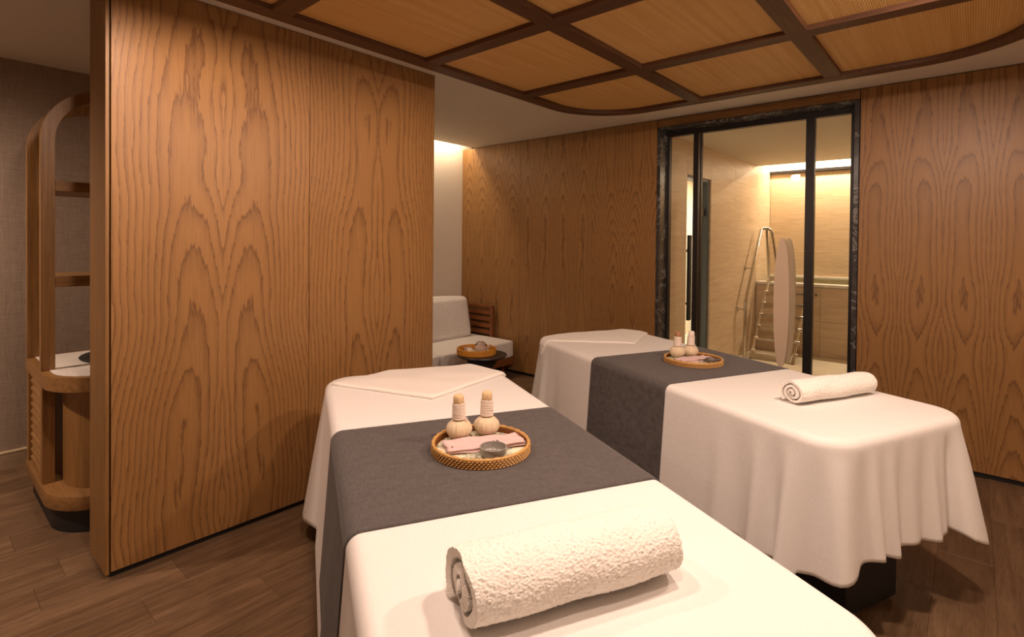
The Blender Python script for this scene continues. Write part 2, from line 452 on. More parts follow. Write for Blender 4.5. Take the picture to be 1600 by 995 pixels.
# ------------------------------------------------------------------ wooden partition
PXB = -3.03
part = MB().box(PXB+.018, PX-.018, PY0+.02, PY1-.004, .0, CEIL).obj('wall_partition', MAT['dark_gap'])
struct(part); tag(part, 'free-standing oak veneer partition between the vanity and the beds')
P2 = 1.459
for a, b_ in [(PY0+.018, P2), (P2, PY1)]:
    w = b_-a-2*g
    o = MB().box(-w/2, w/2, 0, .018, 0, CEIL-.03).obj('panel', MAT['veneer_big'], part, bevel=.0012, seg=1)
    o.rotation_euler = (0, 0, PI/2); o.location = (PX, (a+b_)/2, .028)
    o2 = MB().box(-w/2, w/2, 0, .018, 0, CEIL-.03).obj('panel', MAT['veneer'], part, bevel=.0012, seg=1)
    o2.rotation_euler = (0, 0, -PI/2); o2.location = (PXB, (a+b_)/2, .028)
MB().box(PXB, PX, PY0, PY0+.014, .020, CEIL-.001).obj('end_board', MAT['oak_z'], part, bevel=.0012, seg=1)
MB().box(PXB, PX, PY1-.003, PY1+.004, .020, CEIL-.001).obj('end_board', MAT['oak_z'], part)

# ------------------------------------------------------------------ glass door in marble frame
dr = tag(struct(thing('door_1', 'black framed glass door with tall bronze handles in a black marble surround', 'door', (DL, WB, 0))), kind='structure')
def rel(o, base): o.location = Vector(o.location) - Vector(base); return o
B = (DL, WB, 0)
def dpart(mb, name, mat, **kw):
    return rel(mb.obj(name, mat, dr, **kw), B)
JW = .030; YG0, YG1 = WB+.135, WB+.185
dpart(MB().box(DL, DL+JW, WB-.006, WB+.20, 0, DT), 'marble_jamb', MAT['marble_black'], bevel=.001, seg=1)
dpart(MB().box(DR-JW, DR, WB-.006, WB+.20, 0, DT), 'marble_jamb', MAT['marble_black'], bevel=.001, seg=1)
dpart(MB().box(DL+JW, DR-JW, WB-.006, WB+.20, DT-.022, DT), 'marble_head', MAT['marble_black'], bevel=.001, seg=1)
GL, GR, GT = DL+JW, DR-JW, DT-.022
f_ = .036
dpart(MB().box(GL, GL+.022, YG0, YG1, 0, GT), 'frame_post', MAT['black_metal'])
dpart(MB().box(GR-.040, GR, YG0, YG1, 0, GT), 'frame_post', MAT['black_metal'])
dpart(MB().box(GL+.022, GR-.040, YG0, YG1, GT-.042, GT), 'frame_head', MAT['black_metal'])
M1, M2 = (-1.880, -1.836), (-.992, -.931)
for a, b_ in (M1, M2):
    dpart(MB().box(a, b_, YG0, YG1, 0, GT-.042), 'mullion', MAT['black_metal'])
dpart(MB().box(-1.822, -1.810, YG0+.008, YG1-.008, 0.03, GT-.044), 'door_edge_rail', MAT['black_metal'])
dpart(MB().box(GL+.022, M1[0], YG0+.020, YG0+.028, 0, GT-.042), 'glass_pane', MAT['glass'])
dpart(MB().box(-1.810, M2[0]-.004, YG0+.020, YG0+.030, .01, GT-.046), 'glass_leaf', MAT['glass'])
dpart(MB().box(M2[1], GR-.040, YG0+.020, YG0+.028, 0, GT-.042), 'glass_pane', MAT['glass'])
def lens_handle(y0, y1, mat, xc_, hz=.505, zc=1.0, hw=.054):
    n = 40; L = [(xc_ - hw*math.cos(t)**.9 if math.cos(t) > 0 else xc_, zc+hz*math.sin(t)) for t in np.linspace(-PI/2, PI/2, n)]
    Rr = [(xc_ + hw*abs(math.cos(t))**.9, zc+hz*math.sin(t)) for t in np.linspace(PI/2, -PI/2, n)][1:-1]
    poly = L+Rr; k = len(poly)
    v = [(x, y0, z) for x, z in poly]+[(x, y1, z) for x, z in poly]
    fc = [(i, (i+1) % k, k+(i+1) % k, k+i) for i in range(k)] + [tuple(range(k)), tuple(range(2*k-1, k-1, -1))]
    return MB().add(v, fc)
hn = dpart(lens_handle(YG0-.085, YG0-.060, MAT['handle_front'], -1.128), 'handle', MAT['handle_front'], bevel=.002, seg=1)
hb = dpart(lens_handle(YG0+.100, YG0+.125, MAT['handle_front'], -1.128), 'handle', MAT['handle_front'], bevel=.002, seg=1)
for z in (.8, 1.2):
    sp = MB().tube([(-1.128, YG0-.060, z), (-1.128, YG0+.100, z)], .008, 10).obj('standoff', MAT['black_metal'], hn, smooth=40)
    sp.location = -Vector((0, 0, 0))

# ------------------------------------------------------------------ room with the plunge pool, behind the glass
XW = -2.30; YP = 7.85; YB = 8.48; CS = 2.547
struct(MB().box(-3.6, 1.2, WB+.04, YB+.1, -.06, 0).obj('floor_pool_room', MAT['pale_floor']))
wl = MB()
D2a, D2b, D2t = 5.45, 6.13, 2.195
wl.box(XW-.10, XW-.02, WB+.19, D2a-.01, 0, CS+.3); wl.box(XW-.10, XW-.02, D2b+.01, YB, 0, CS+.3); wl.box(XW-.10, XW-.02, D2a-.01, D2b+.01, D2t+.01, CS+.3)
wsl = struct(wl.obj('wall_pool_left', MAT['travertine']))
def slab(parent, x0, x1, y0, y1, z0, z1, mat='travertine'):
    cx, cy, cz = (x0+x1)/2, (y0+y1)/2, (z0+z1)/2
    o = MB().box(x0-cx, x1-cx, y0-cy, y1-cy, z0-cz, z1-cz).obj('slab', MAT[mat], parent, bevel=.0006, seg=1)
    o.location = (cx, cy, cz); return o
h2 = .0003
for y0, y1 in [(WB+.19, D2a), (D2b, 6.95), (6.95, YP), (YP, YB)]:
    for z0, z1 in [(0, .75), (.75, 1.5), (1.5, 2.25), (2.25, CS+.25)]:
        slab(wsl, XW-.02, XW, y0+h2, y1-h2, z0+h2, z1-h2)
slab(wsl, XW-.02, XW, D2a+g, D2b-g, D2t, CS)
wsb = struct(MB().box(XW-.1, 1.2, YB+.02, YB+.1, 0, 2.85).obj('wall_pool_back', MAT['travertine_back']))
xs = [XW+.004, -1.5, -.7, .1, .896]
for x0, x1 in zip(xs, xs[1:]):
    for z0, z1 in [(.7, 1.5), (1.5, 2.495)]:
        slab(wsb, x0+h2, x1-h2, YB, YB+.02, z0+h2, z1-h2, 'travertine_back')
MB().box(XW, 1.0, YB-.05, YB+.02, 2.497, 2.535).obj('cove_trim', MAT['black_metal'], wsb)
MB().box(XW, 1.0, YB-.015, YB+.02, 2.536, 2.85).obj('cove_wall', MAT['plaster'], wsb)
struct(MB().box(.9, 1.0, WB+.19, YB+.1, 0, 2.85).obj('wall_pool_right', MAT['travertine']))
cp = MB().box(XW-.1, 1.0, WB+.19, YP-.03, CS, CS+.04).box(XW-.1, 1.0, YP-.35, YB+.1, 2.85, 2.89).box(XW-.1, 1.0, YP-.07, YP-.03, CS+.04, 2.85)
struct(cp.obj('ceiling_pool_room', MAT['plaster']))
st_ = MB().box(XW, .9, YB-.045, YB-.030, 2.545, 2.556).obj('cove_lamp', emit('cove_lamp_glow', (1, .86, .68, 1), 9), wsb)
pool = thing('plunge_pool', 'raised travertine plunge pool with stone rim behind the ladder', 'pool', ((XW+.9)/2, YP, 0))
PB = Vector(pool.location)
def ppart(mb, name, mat, **kw): o = mb.obj(name, mat, pool, **kw); o.location = -PB; return o
for x0, x1 in zip(xs, xs[1:]):
    for z0, z1 in [(.0, .46), (.46, .90)]:
        cx = (x0+x1)/2
        o = MB().box(-(x1-x0)/2+g, (x1-x0)/2-g, 0, .10, 0, z1-z0-2*g).obj('slab', MAT['travertine'], pool, bevel=.0012, seg=1)
        o.location = Vector((cx, YP, z0+g))-PB
ppart(MB().box(XW+.006, .894, YP-.02, YP+.16, .905, .945), 'rim', MAT['marble_white'], bevel=.006)
ppart(MB().box(XW+.006, .894, YB-.04, YB-.004, .985, 1.015), 'back_rim', MAT['marble_white'], bevel=.004)
ppart(MB().box(XW+.006, .894, YP+.10, YB-.004, .80, .82), 'water', plain('pool_water', lin(120, 140, 120), .08))
for sx in (-1.55, -1.15):
    ppart(MB().tube([(sx, YP-.006, .80), (sx, YP+.004, .80)], .018, 14), 'spout', MAT['chrome'], smooth=40)

lad = thing('pool_ladder', 'polished steel ladder with flat treads leaning against the pool', 'ladder', (-1.87, 7.1, 0))
LB = Vector(lad.location)
def lpart(mb, name, **kw): o = mb.obj(name, MAT['chrome'], lad, smooth=40, **kw); o.location = -LB; return o
for sx in (-2.12, -1.635):
    lpart(MB().tube([(sx, 7.08, 0.005), (sx, 7.80, .94)], .019, 12), 'stringer')
    lpart(MB().tube([(sx, 7.80, .94), (sx, 7.87, .96), (sx, 7.90, .95)], .019, 12), 'hook')
for i in range(6):
    t = (i+.7)/6.6
    lpart(MB().box(-2.12, -1.635, 7.08+.72*t-.03, 7.08+.72*t+.05, .94*t-.012, .94*t+.012), 'tread')
    for sx in (-2.12, -1.635):
        lpart(MB().tube([(sx-.02, 7.08+.72*t, .94*t), (sx+.035, 7.08+.72*t, .94*t)], .024, 10), 'clamp')
hr = thing('pool_handrail', 'bent polished steel handrail rising to a peak beside the ladder', 'handrail', (-2.2, 7.08, 0))
HB = Vector(hr.location)
def hpart(mb, name): o = mb.obj(name, MAT['chrome'], hr, smooth=40); o.location = -HB; return o
hpart(MB().tube([(-2.2, 7.08, .004), (-2.2, 7.08, .4), (-2.2, 7.09, .70), (-2.2, 7.11, .76), (-2.2, 7.40, 1.20), (-2.2, 7.70, 1.655), (-2.19, 7.735, 1.675),
                 (-2.13, 7.76, 1.675), (-2.10, 7.78, 1.66), (-2.085, 7.80, 1.62), (-2.01, 7.86, 1.02), (-2.0, 7.87, .95)], .020, 12), 'rail')
hpart(MB().tube([(-2.145, 7.76, 1.66), (-2.145, 7.92, .95)], .018, 12), 'post')
hpart(MB().lathe([(.04, 0), (.04, .012), (.02, .015)], 16, (-2.145, 7.92, .946)), 'flange')
for y, z in ((7.36, 1.14), (7.09, .62)):
    hpart(MB().tube([(-2.2, y, z), (XW+.004, y, z)], .011, 10), 'bracket')
    o = hpart(MB().tube([(XW+.012, y, z), (XW+.001, y, z)], .03, 14), 'rosette')

# second doorway in the stone wall
d2 = struct(thing('door_2', 'narrow dark framed glass doorway in the travertine wall', 'door', (XW, D2a, 0)))
d2['kind'] = 'structure'; D2 = Vector(d2.location)
def d2p(mb, name, mat, **kw): o = mb.obj(name, mat, d2, **kw); o.location = -D2; return o
d2p(MB().box(XW-.14, XW-.02, D2a, D2a+.02, 0, D2t), 'frame_post', MAT['black_metal'])
d2p(MB().box(XW-.14, XW-.02, D2b-.05, D2b, 0, D2t), 'frame_post', plain('steel_blue_frame', lin(84, 92, 96), .4, .4))
d2p(MB().box(XW-.14, XW-.02, D2a+.02, D2b-.05, D2t-.03, D2t), 'frame_head', MAT['black_metal'])
d2p(MB().box(XW-.085, XW-.075, D2a+.02, D2b-.05, .01, D2t-.03), 'glass_leaf', MAT['glass'])
d2p(MB().box(XW-.06, XW-.03, D2a+.16, D2a+.22, .62, 1.55), 'pull_handle', MAT['black_matte'])
for z in (.80, 1.38):
    d2p(MB().tube([(XW-.08, D2a+.19, z), (XW-.05, D2a+.19, z)], .014, 10), 'standoff', MAT['black_matte'])
d2p(MB().box(XW-.074, XW-.05, D2b-.16, D2b-.05, 1.78, 1.86), 'hinge', MAT['black_metal'])
struct(MB().box(-3.6, -3.5, 4.7, YB, 0, CS).obj('wall_passage', MAT['cream']))
pc = struct(MB().box(-3.6, XW-.1, 4.7, YB, CS-.02, CS+.05).box(-3.6, XW-.1, 4.66, 4.72, 0, CS).box(-3.6, XW-.1, YB, YB+.1, 0, CS).obj('ceiling_passage', MAT['plaster']))

# ------------------------------------------------------------------ hung ceiling frame with woven cane panels
ZB, ZR = 2.470, 2.495
FX0, FX1, FY0, FY1, FR = -2.455, .285, -.68, 3.795, .54
cl = thing('ceiling_lattice', 'dark wooden ceiling grid with woven cane infill and rounded corners', 'ceiling panel', ((FX0+FX1)/2, (FY0+FY1)/2, ZB))
CB = Vector(cl.location)
def rrect(x0, x1, y0, y1, r, n=20):
    pts = []
    for cx, cy, a0 in ((x1-r, y0+r, -PI/2), (x1-r, y1-r, 0), (x0+r, y1-r, PI/2), (x0+r, y0+r, PI)):
        for i in range(n+1):
            a = a0+PI/2*i/n; pts.append((cx+r*math.cos(a), cy+r*math.sin(a)))
    return pts
BW = .092
o = MB().prism(rrect(FX0, FX1, FY0, FY1, FR), ZB, CEIL-.001, hole=rrect(FX0+BW, FX1-BW, FY0+BW, FY1-BW, FR-BW)).obj('outer_frame', MAT['walnut_y'], cl, smooth=30)
o.location = -CB
xb = [-1.515, -.66]; yb = [-.63+BW/2+.0]; ybs = [.245, 1.120, 1.993, 2.862]
for x in xb:
    o = MB().box(-BW/2, BW/2, FY0+BW, FY1-BW, ZB+.0015, CEIL-.002).obj('beam', MAT['walnut_y'], cl, bevel=.002, seg=1); o.location = Vector((x, 0, 0))-CB
for y in ybs:
    o = MB().box(FX0+BW, FX1-BW, -BW/2, BW/2, ZB, CEIL-.002).obj('cross_beam', MAT['walnut_x'], cl, bevel=.002, seg=1); o.location = Vector((0, y, 0))-CB
xe = [FX0+.03]+xb+[FX1-.03]; ye = [FY0+.03]+ybs+[FY1-.03]
inner = rrect(FX0+.04, FX1-.04, FY0+.04, FY1-.04, FR-.04, 10)
def clip(poly, x0, x1, y0, y1):
    def cut(P, ins, inter):
        out = []
        for i in range(len(P)):
            a, b_ = P[i-1], P[i]
            if ins(b_):
                if not ins(a): out.append(inter(a, b_))
                out.append(b_)
            elif ins(a): out.append(inter(a, b_))
        return out
    ix = lambda X: (lambda a, b_: (X, a[1]+(b_[1]-a[1])*(X-a[0])/(b_[0]-a[0])))
    iy = lambda Y: (lambda a, b_: (a[0]+(b_[0]-a[0])*(Y-a[1])/(b_[1]-a[1]), Y))
    poly = cut(poly, lambda p: p[0] >= x0, ix(x0)); poly = cut(poly, lambda p: p[0] <= x1, ix(x1))
    poly = cut(poly, lambda p: p[1] >= y0, iy(y0)); poly = cut(poly, lambda p: p[1] <= y1, iy(y1))
    return poly
for i in range(len(xe)-1):
    for j in range(len(ye)-1):
        P = clip(inner, xe[i], xe[i+1], ye[j], ye[j+1])
        cx, cy = (xe[i]+xe[i+1])/2, (ye[j]+ye[j+1])/2
        o = MB().prism([(x-cx, y-cy) for x, y in P], 0, .008).obj('cane_panel', MAT['rattan'], cl)
        o.location = Vector((cx, cy, ZR))-CB

# ------------------------------------------------------------------ treatment beds
BW_, BL_ = .90, 2.30; TOP = .75; RC = .11; RE = .035
class Bed:
    def __init__(s, o, rz, u0, u1):
        s.u = Vector((-math.sin(rz), math.cos(rz), 0)); s.w = Vector((math.cos(rz), math.sin(rz), 0))
        s.rz = rz; s.uc = (u0+u1)/2; s.wc = BW_/2
        s.c = Vector(o) + s.u*s.uc + s.w*s.wc
    def P(s, u, w, z=0):
        q = s.c + s.u*(u-s.uc) + s.w*(w-s.wc); return (q.x, q.y, z)
    def loc(s, u, w): return (w-s.wc, u-s.uc)      # bed-local x, y
b1 = Bed((-1.751, 1.021, 0), math.radians(62.4), -1.46, .84)
b2 = Bed((-1.741, 2.746, 0), math.radians(65.9), -1.52, .78)

# perimeter of the sheet's top edge, counter-clockwise from the right side at the foot
def perim():
    hx, hy, r = BW_/2-RE, BL_/2-RE, RC
    segs = []; s = 0; out = []
    def arc(cx, cy, a0):
        for i in range(1, 17):
            a = a0+PI/2*i/16; out.append((cx+r*math.cos(a), cy+r*math.sin(a), math.cos(a), math.sin(a)))
    def line(x0, y0, x1, y1, nx, ny, n):
        for i in range(1, n+1):
            t = i/n; out.append((x0+(x1-x0)*t, y0+(y1-y0)*t, nx, ny))
    line(hx, -hy+r, hx, hy-r, 1, 0, 170); arc(hx-r, hy-r, 0)
    line(hx-r, hy, -hx+r, hy, 0, 1, 60); arc(-hx+r, hy-r, PI/2)
    line(-hx, hy-r, -hx, -hy+r, -1, 0, 170); arc(-hx+r, -hy+r, PI)
    line(-hx+r, -hy, hx-r, -hy, 0, -1, 80); arc(hx-r, -hy+r, 3*PI/2)
    return np.array(out)
PER = perim()
def side_offset(P, d, folds, hang):
    """outward and downward travel of the cloth at perimeter rows P for arc lengths d (n, m)"""
    x, y = P[:, 0], P[:, 1]
    hx, hy = BW_/2-RE, BL_/2-RE
    flare = np.full(len(P), .07)
    for cx, cy, amp, wd_ in [(hx, hy, .14, .13), (-hx, hy, .11, .14), (-hx, -hy, .05, .16), (hx, -hy, .07, .14)]:
        dd = np.hypot(x-cx, y-cy); flare += amp*np.exp(-(dd/wd_)**2)
    fo = np.zeros(len(P))
    for fx, fy, wd_, a in folds:
        fx, fy = max(-hx, min(hx, fx)), max(-hy, min(hy, fy)); dd = np.hypot(x-fx, y-fy); fo += .62*a*np.exp(-(dd/wd_)**2)
    q = RE*PI/2
    th = np.clip(d/RE, 0, PI/2)
    e = np.maximum(d-q, 0)
    out = RE*np.sin(th) + e*flare[:, None] + fo[:, None]*np.clip(e/.42, 0, 2)**.8*(1-np.exp(-e/.05))
    down = RE*(1-np.cos(th)) + e*np.sqrt(np.maximum(1-flare[:, None]**2, .5))
    return out, down
def sheet(bed, name, label, folds, hem):
    n = len(PER); x, y = PER[:, 0], PER[:, 1]
    D = np.array([hem(a, b_) for a, b_ in zip(x, y)])
    ts = np.concatenate([np.linspace(0, .1, 9)[:-1], np.linspace(.1, 1, 34)])
    d = D[:, None]*ts[None, :]
    out, down = side_offset(PER, d, folds, D)
    V = np.zeros((n, len(ts), 3))
    V[..., 0] = x[:, None]+PER[:, 2][:, None]*out; V[..., 1] = y[:, None]+PER[:, 3][:, None]*out; V[..., 2] = -down
    rings = [np.stack([x*t, y*(1-(1-t)*BW_/BL_), np.zeros(n)], -1) for t in (.55, .7, .82, .91, .97)]
    V = np.concatenate([np.stack(rings, 1), V], 1)
    V[..., 2] += TOP
    o = grid_obj(name, V, MAT['sheet'], None, wrap_u=True, solid=.0022, fill=True)
    o.location = (bed.c.x, bed.c.y, 0); o.rotation_euler = (0, 0, bed.rz)
    return tag(o, label, 'bed sheet', 'bed sheets')
hx, hy = BW_/2, BL_/2
folds2 = [(-hx, -hy+.50, .04, .022), (-hx, -hy+.40, .05, -.03), (-hx, -hy+.31, .028, .045), (-hx, -hy+.235, .035, -.05), (-hx, -hy+.165, .026, .075), (-hx+.015, -hy+.085, .034, -.060),
          (-hx+.06, -hy+.02, .036, .095), (-hx+.14, -hy, .032, -.05), (-hx+.205, -hy, .026, .035), (-hx+.26, -hy, .025, -.02), (-hx+.31, -hy, .024, .028), (-hx+.37, -hy, .028, -.035), (-hx+.43, -hy, .03, .018),
          (-hx+.51, -hy, .03, -.030), (-hx+.575, -hy, .026, .030), (-hx+.635, -hy, .022, .005), (-hx+.69, -hy, .026, -.085), (-hx+.78, -hy, .05, .05), (hx-.02, -hy+.03, .06, .05),
          (hx, -hy+.3, .06, -.03), (-hx, .95, .035, .035), (-hx, 1.03, .035, -.03), (-hx, .80, .05, -.015)]
def hem2(x, y):
    D = .53
    if y < -hy+.13:
        t = (x+hx)/BW_
        D = .452 + .060*math.exp(-(t/.13)**2) + .115*math.exp(-((t-1)/.14)**2) + .010*math.sin(t*23)
    elif x < 0: D = .53 + .02*math.exp(-((y+hy)/.3)**2)
    elif x > 0: D = .53 + .02*math.exp(-((y+hy)/.3)**2)
    return D
folds1 = [(-hx, hy-.12, .06, .02), (-hx, hy-.26, .05, -.02), (-hx, -.1, .1, .02), (-hx, -.6, .08, .03), (-hx, -.8, .08, -.02), (hx, 0, .1, .02), (hx, -.5, .1, -.02)]
def hem1(x, y):
    return .675 + (.025 if y < hy-.30 and x < 0 else 0)
sh1 = sheet(b1, 'bed_sheet', 'white sheet on the massage bed beside the wooden partition', folds1, hem1)
sh2 = sheet(b2, 'bed_sheet', 'white draped sheet with deep corner folds on the bed beside the glass door', folds2, hem2)

def bed_body(bed, label):
    t = thing('massage_bed', label, 'massage bed', (bed.c.x, bed.c.y, 0), bed.rz, 'massage beds')
    MB().box(-BW_/2+.06, BW_/2-.06, -BL_/2+.06, BL_/2-.06, .62, TOP-.008).obj('mattress', MAT['black_matte'], t, bevel=.04, seg=3, smooth=40)
    MB().box(-.38, .38, -1.08, 1.08, .56, .618).obj('top_frame', MAT['black_matte'], t, bevel=.006)
    MB().box(-.21, .115, -1.045, .95, .014, .558).obj('pedestal', MAT['black_matte'], t, bevel=.006)
    MB().box(-.19, .095, -1.03, .94, 0, .014).obj('plinth', MAT['dark_gap'], t)
    MB().box(.115, .30, -1.06, -.96, .44, .56).obj('bracket', MAT['black_matte'], t, bevel=.006)
    return t
bed_body(b1, 'massage bed beside the wooden partition, black pedestal under a white sheet')
bed_body(b2, 'massage bed beside the glass door, black pedestal showing under its sheet')

def runner(bed, u0, u1, folds, hang, label):
    """charcoal band laid across the bed, following the sheet a few millimetres above it"""
    ys = np.linspace(u0-bed.uc, u1-bed.uc, 60)
    lift = .0045
    rows = []
    d = np.concatenate([np.linspace(0, .07, 8), np.linspace(.09, hang, 22)])
    for sgn in (-1, 1):
        P = np.stack([np.full_like(ys, sgn*(BW_/2-RE)), ys, np.full_like(ys, sgn), np.zeros_like(ys)], -1)
        out, down = side_offset(P, np.repeat(d[None], len(ys), 0), folds, hang)
        th = np.clip(d/RE, 0, PI/2)
        X = P[:, 0][:, None] + sgn*(out + lift*np.sin(th)); Z = TOP - down + lift*np.cos(th)
        rows.append(np.stack([X, np.repeat(ys[:, None], len(d), 1), Z], -1))
    xt = np.linspace(-(BW_/2-RE), BW_/2-RE, 30)[1:-1]
    top = np.stack([np.repeat(xt[None], len(ys), 0), np.repeat(ys[:, None], len(xt), 1), np.full((len(ys), len(xt)), TOP+lift)], -1)
    V = np.concatenate([rows[0][:, ::-1], top, rows[1]], 1)
    o = grid_obj('bed_runner', V, MAT['runner'], None, solid=.003, offset=0)
    o.location = (bed.c.x, bed.c.y, 0); o.rotation_euler = (0, 0, bed.rz)
    return tag(o, label, 'bed runner', 'bed runners')
runner(b1, -.725, 0, folds1, .56, 'charcoal runner across the massage bed beside the wooden partition')
runner(b2, -.658, 0, folds2, .56, 'charcoal runner across the massage bed beside the glass door')

# ------------------------------------------------------------------ folded towels over the head ends
def wrap(x, y, lift):
    """lay a flat point of cloth over the bed: flat on top, then round the edge and down"""
    hx_, hy_ = BW_/2-RE, BL_/2-RE
    cx = min(max(x, -hx_+RC), hx_-RC); cy = min(max(y, -hy_+RC), hy_-RC)
    dx, dy = x-cx, y-cy; dist = math.hypot(dx, dy)
    if dist <= RC: return (x, y, TOP+lift)
    nx, ny = dx/dist, dy/dist; d = dist-RC
    th = min(d/RE, PI/2); e = max(0, d-RE*PI/2); R_ = RE+lift
    return (cx+nx*(RC+R_*math.sin(th)+e*.12), cy+ny*(RC+R_*math.sin(th)+e*.12), TOP-RE+R_*math.cos(th)-e)
def folded_towel(bed, quad, label, th=.016):
    """quad: four (u, w) corners; double-layer cloth with a rounded folded edge"""
    q = [bed.loc(*p) for p in quad]
    n = 60; layers = []
    ss = np.concatenate([[0, .004, .012, .025], np.linspace(.045, .955, n), [.975, .988, .996, 1]])
    N = len(ss)
    topV = np.zeros((N, N, 3)); botV = np.zeros((N, N, 3))
    for i, a in enumerate(ss):
        for j, b_ in enumerate(ss):
            x = (1-a)*(1-b_)*q[0][0]+a*(1-b_)*q[1][0]+a*b_*q[2][0]+(1-a)*b_*q[3][0]
            y = (1-a)*(1-b_)*q[0][1]+a*(1-b_)*q[1][1]+a*b_*q[2][1]+(1-a)*b_*q[3][1]
            e = min(a, 1-a, b_, 1-b_)
            h = th*(.5+.5*math.sqrt(max(0, 1-(1-min(e/.03, 1))**2)))
            h += .0025*math.sin(x*21+y*9)*math.sin(y*17-x*5)
            topV[i, j] = wrap(x, y, .003+h); botV[i, j] = wrap(x, y, .003)
    ring = [(i, 0) for i in range(N-1)]+[(N-1, j) for j in range(N-1)]+[(i, N-1) for i in range(N-1, 0, -1)]+[(0, j) for j in range(N-1, 0, -1)]
    idx = np.arange(N*N).reshape(N, N)
    F1 = np.stack([idx[:-1, :-1], idx[1:, :-1], idx[1:, 1:], idx[:-1, 1:]], -1).reshape(-1, 4)
    F2 = F1[:, ::-1]+N*N
    F3 = [(idx[ring[k-1]], idx[ring[k]], idx[ring[k]]+N*N, idx[ring[k-1]]+N*N) for k in range(len(ring))]
    me = bpy.data.meshes.new('folded_towel')
    me.from_pydata(np.concatenate([topV.reshape(-1, 3), botV.reshape(-1, 3)]).tolist(), [], F1.tolist()+F2.tolist()+[tuple(int(v) for v in f) for f in F3])
    bm = bmesh.new(); bm.from_mesh(me); bmesh.ops.recalc_face_normals(bm, faces=list(bm.faces)); bm.to_mesh(me); bm.free()
    me.polygons.foreach_set('use_smooth', [True]*len(me.polygons))
    me.materials.append(MAT['terry'])
    o = bpy.data.objects.new('folded_towel', me); link(o)
    o.location = (bed.c.x, bed.c.y, 0); o.rotation_euler = (0, 0, bed.rz)
    return tag(o, label, 'towel', 'folded towels')
folded_towel(b1, [(.275, .43), (.60, .90), (1.02, .66), (.66, .03)], 'white towel folded over the head of the bed beside the partition')
folded_towel(b2, [(.26, .53), (.60, .92), (.98, .60), (.62, -.09)], 'white towel folded over the head of the bed beside the glass door')

# ------------------------------------------------------------------ rolled towels
def rolled_towel(bed, u, w0, w1, a, b_, turns, label, res, rz_off=0, ecc=0):
    n = res; thk = .66
    th = np.linspace(0, 2*PI*turns, n)
    rho = .10 + .90*np.linspace(0, 1, n)
    pitch = .90/turns
    ph0 = -.5*PI - 2*PI*turns - .75
    def path(r): 
        x = a*r*np.cos(th+ph0); z = b_*r*np.sin(th+ph0)
        z = np.where(z < -b_*.90, -b_*.90+(z+b_*.90)*.15, z)
        return x, z
    xo, zo = path(rho); xi, zi = path(np.maximum(rho-pitch*thk, .02))
    X = np.concatenate([xo, xi[::-1]]); Z = np.concatenate([zo, zi[::-1]])
    Lw = w1-w0; m = int(res*.32)
    yy = np.linspace(-Lw/2, Lw/2, m)
    V = np.zeros((len(X), m, 3))
    prof = 1-.05*np.abs(yy/(Lw/2))**6
    V[..., 0] = X[:, None]*prof[None]; V[..., 2] = Z[:, None]*prof[None]
    # end slant and terry loops
    rr = np.sqrt((X/a)**2+(Z/b_)**2)
    V[..., 1] = yy[None]*(1+.012*np.sin(X*60)[:, None]) + (np.sign(yy)*np.abs(yy/(Lw/2))**8)[None]*(.005*np.cos(rr*5))[:, None]
    nz = rng.normal(size=(len(X), m)); nz = (nz+np.roll(nz, 1, 0)+np.roll(nz, 1, 1)+np.roll(np.roll(nz, 1, 0), 1, 1))/4
    low = np.zeros_like(nz)
    for k in range(5):
        p1, p2, q1, q2 = rng.uniform(0, 6, 4); low += np.sin(yy[None]*(9+6*k)+p1+X[:, None]*(20+7*k))*np.cos(Z[:, None]*(18+9*k)+p2)
    nrm = np.stack([X/a**2, Z/b_**2], -1); nrm /= np.linalg.norm(nrm, axis=-1, keepdims=True)+1e-9
    disp = .0017*nz + .0010*low
    V[..., 0] += nrm[:, 0][:, None]*disp; V[..., 2] += nrm[:, 1][:, None]*disp
    V[..., 1] += rng.normal(size=nz.shape)*.0004
    zmin = V[..., 2].min(); 
    k2 = len(X); idx = np.arange(k2*m).reshape(k2, m)
    nx_ = np.roll(idx, -1, 0)
    q = np.stack([idx[:, :-1], nx_[:, :-1], nx_[:, 1:], idx[:, 1:]], -1).reshape(-1, 4).tolist()
    for col, fl_ in ((0, 1), (m-1, 0)):
        for i in range(n-1):
            f = (int(idx[i, col]), int(idx[i+1, col]), int(idx[k2-2-i, col]), int(idx[k2-1-i, col]))
            q.append(f if fl_ else f[::-1])
    me = bpy.data.meshes.new('rolled_towel'); V[..., 2] -= zmin
    me.from_pydata(V.reshape(-1, 3).tolist(), [], q)
    ncap = 2*(n-1); me.polygons.foreach_set('use_smooth', [True]*(len(me.polygons)-ncap)+[False]*ncap); me.materials.append(MAT['terry'])
    o = bpy.data.objects.new('rolled_towel', me); link(o)
    o.location = bed.P(u, (w0+w1)/2, TOP+.003); o.rotation_euler = (0, 0, bed.rz-PI/2+rz_off)
    return tag(o, label, 'towel', 'rolled towels')
rolled_towel(b1, -1.085, .175, .632, .102, .074, 2.6, 'large rolled white terry towel at the foot of the bed beside the partition', 760, rz_off=math.radians(2))
rolled_towel(b2, -1.13, .30, .80, .068, .058, 3.2, 'rolled white terry towel at the foot of the bed beside the glass door', 520, rz_off=math.radians(-2))

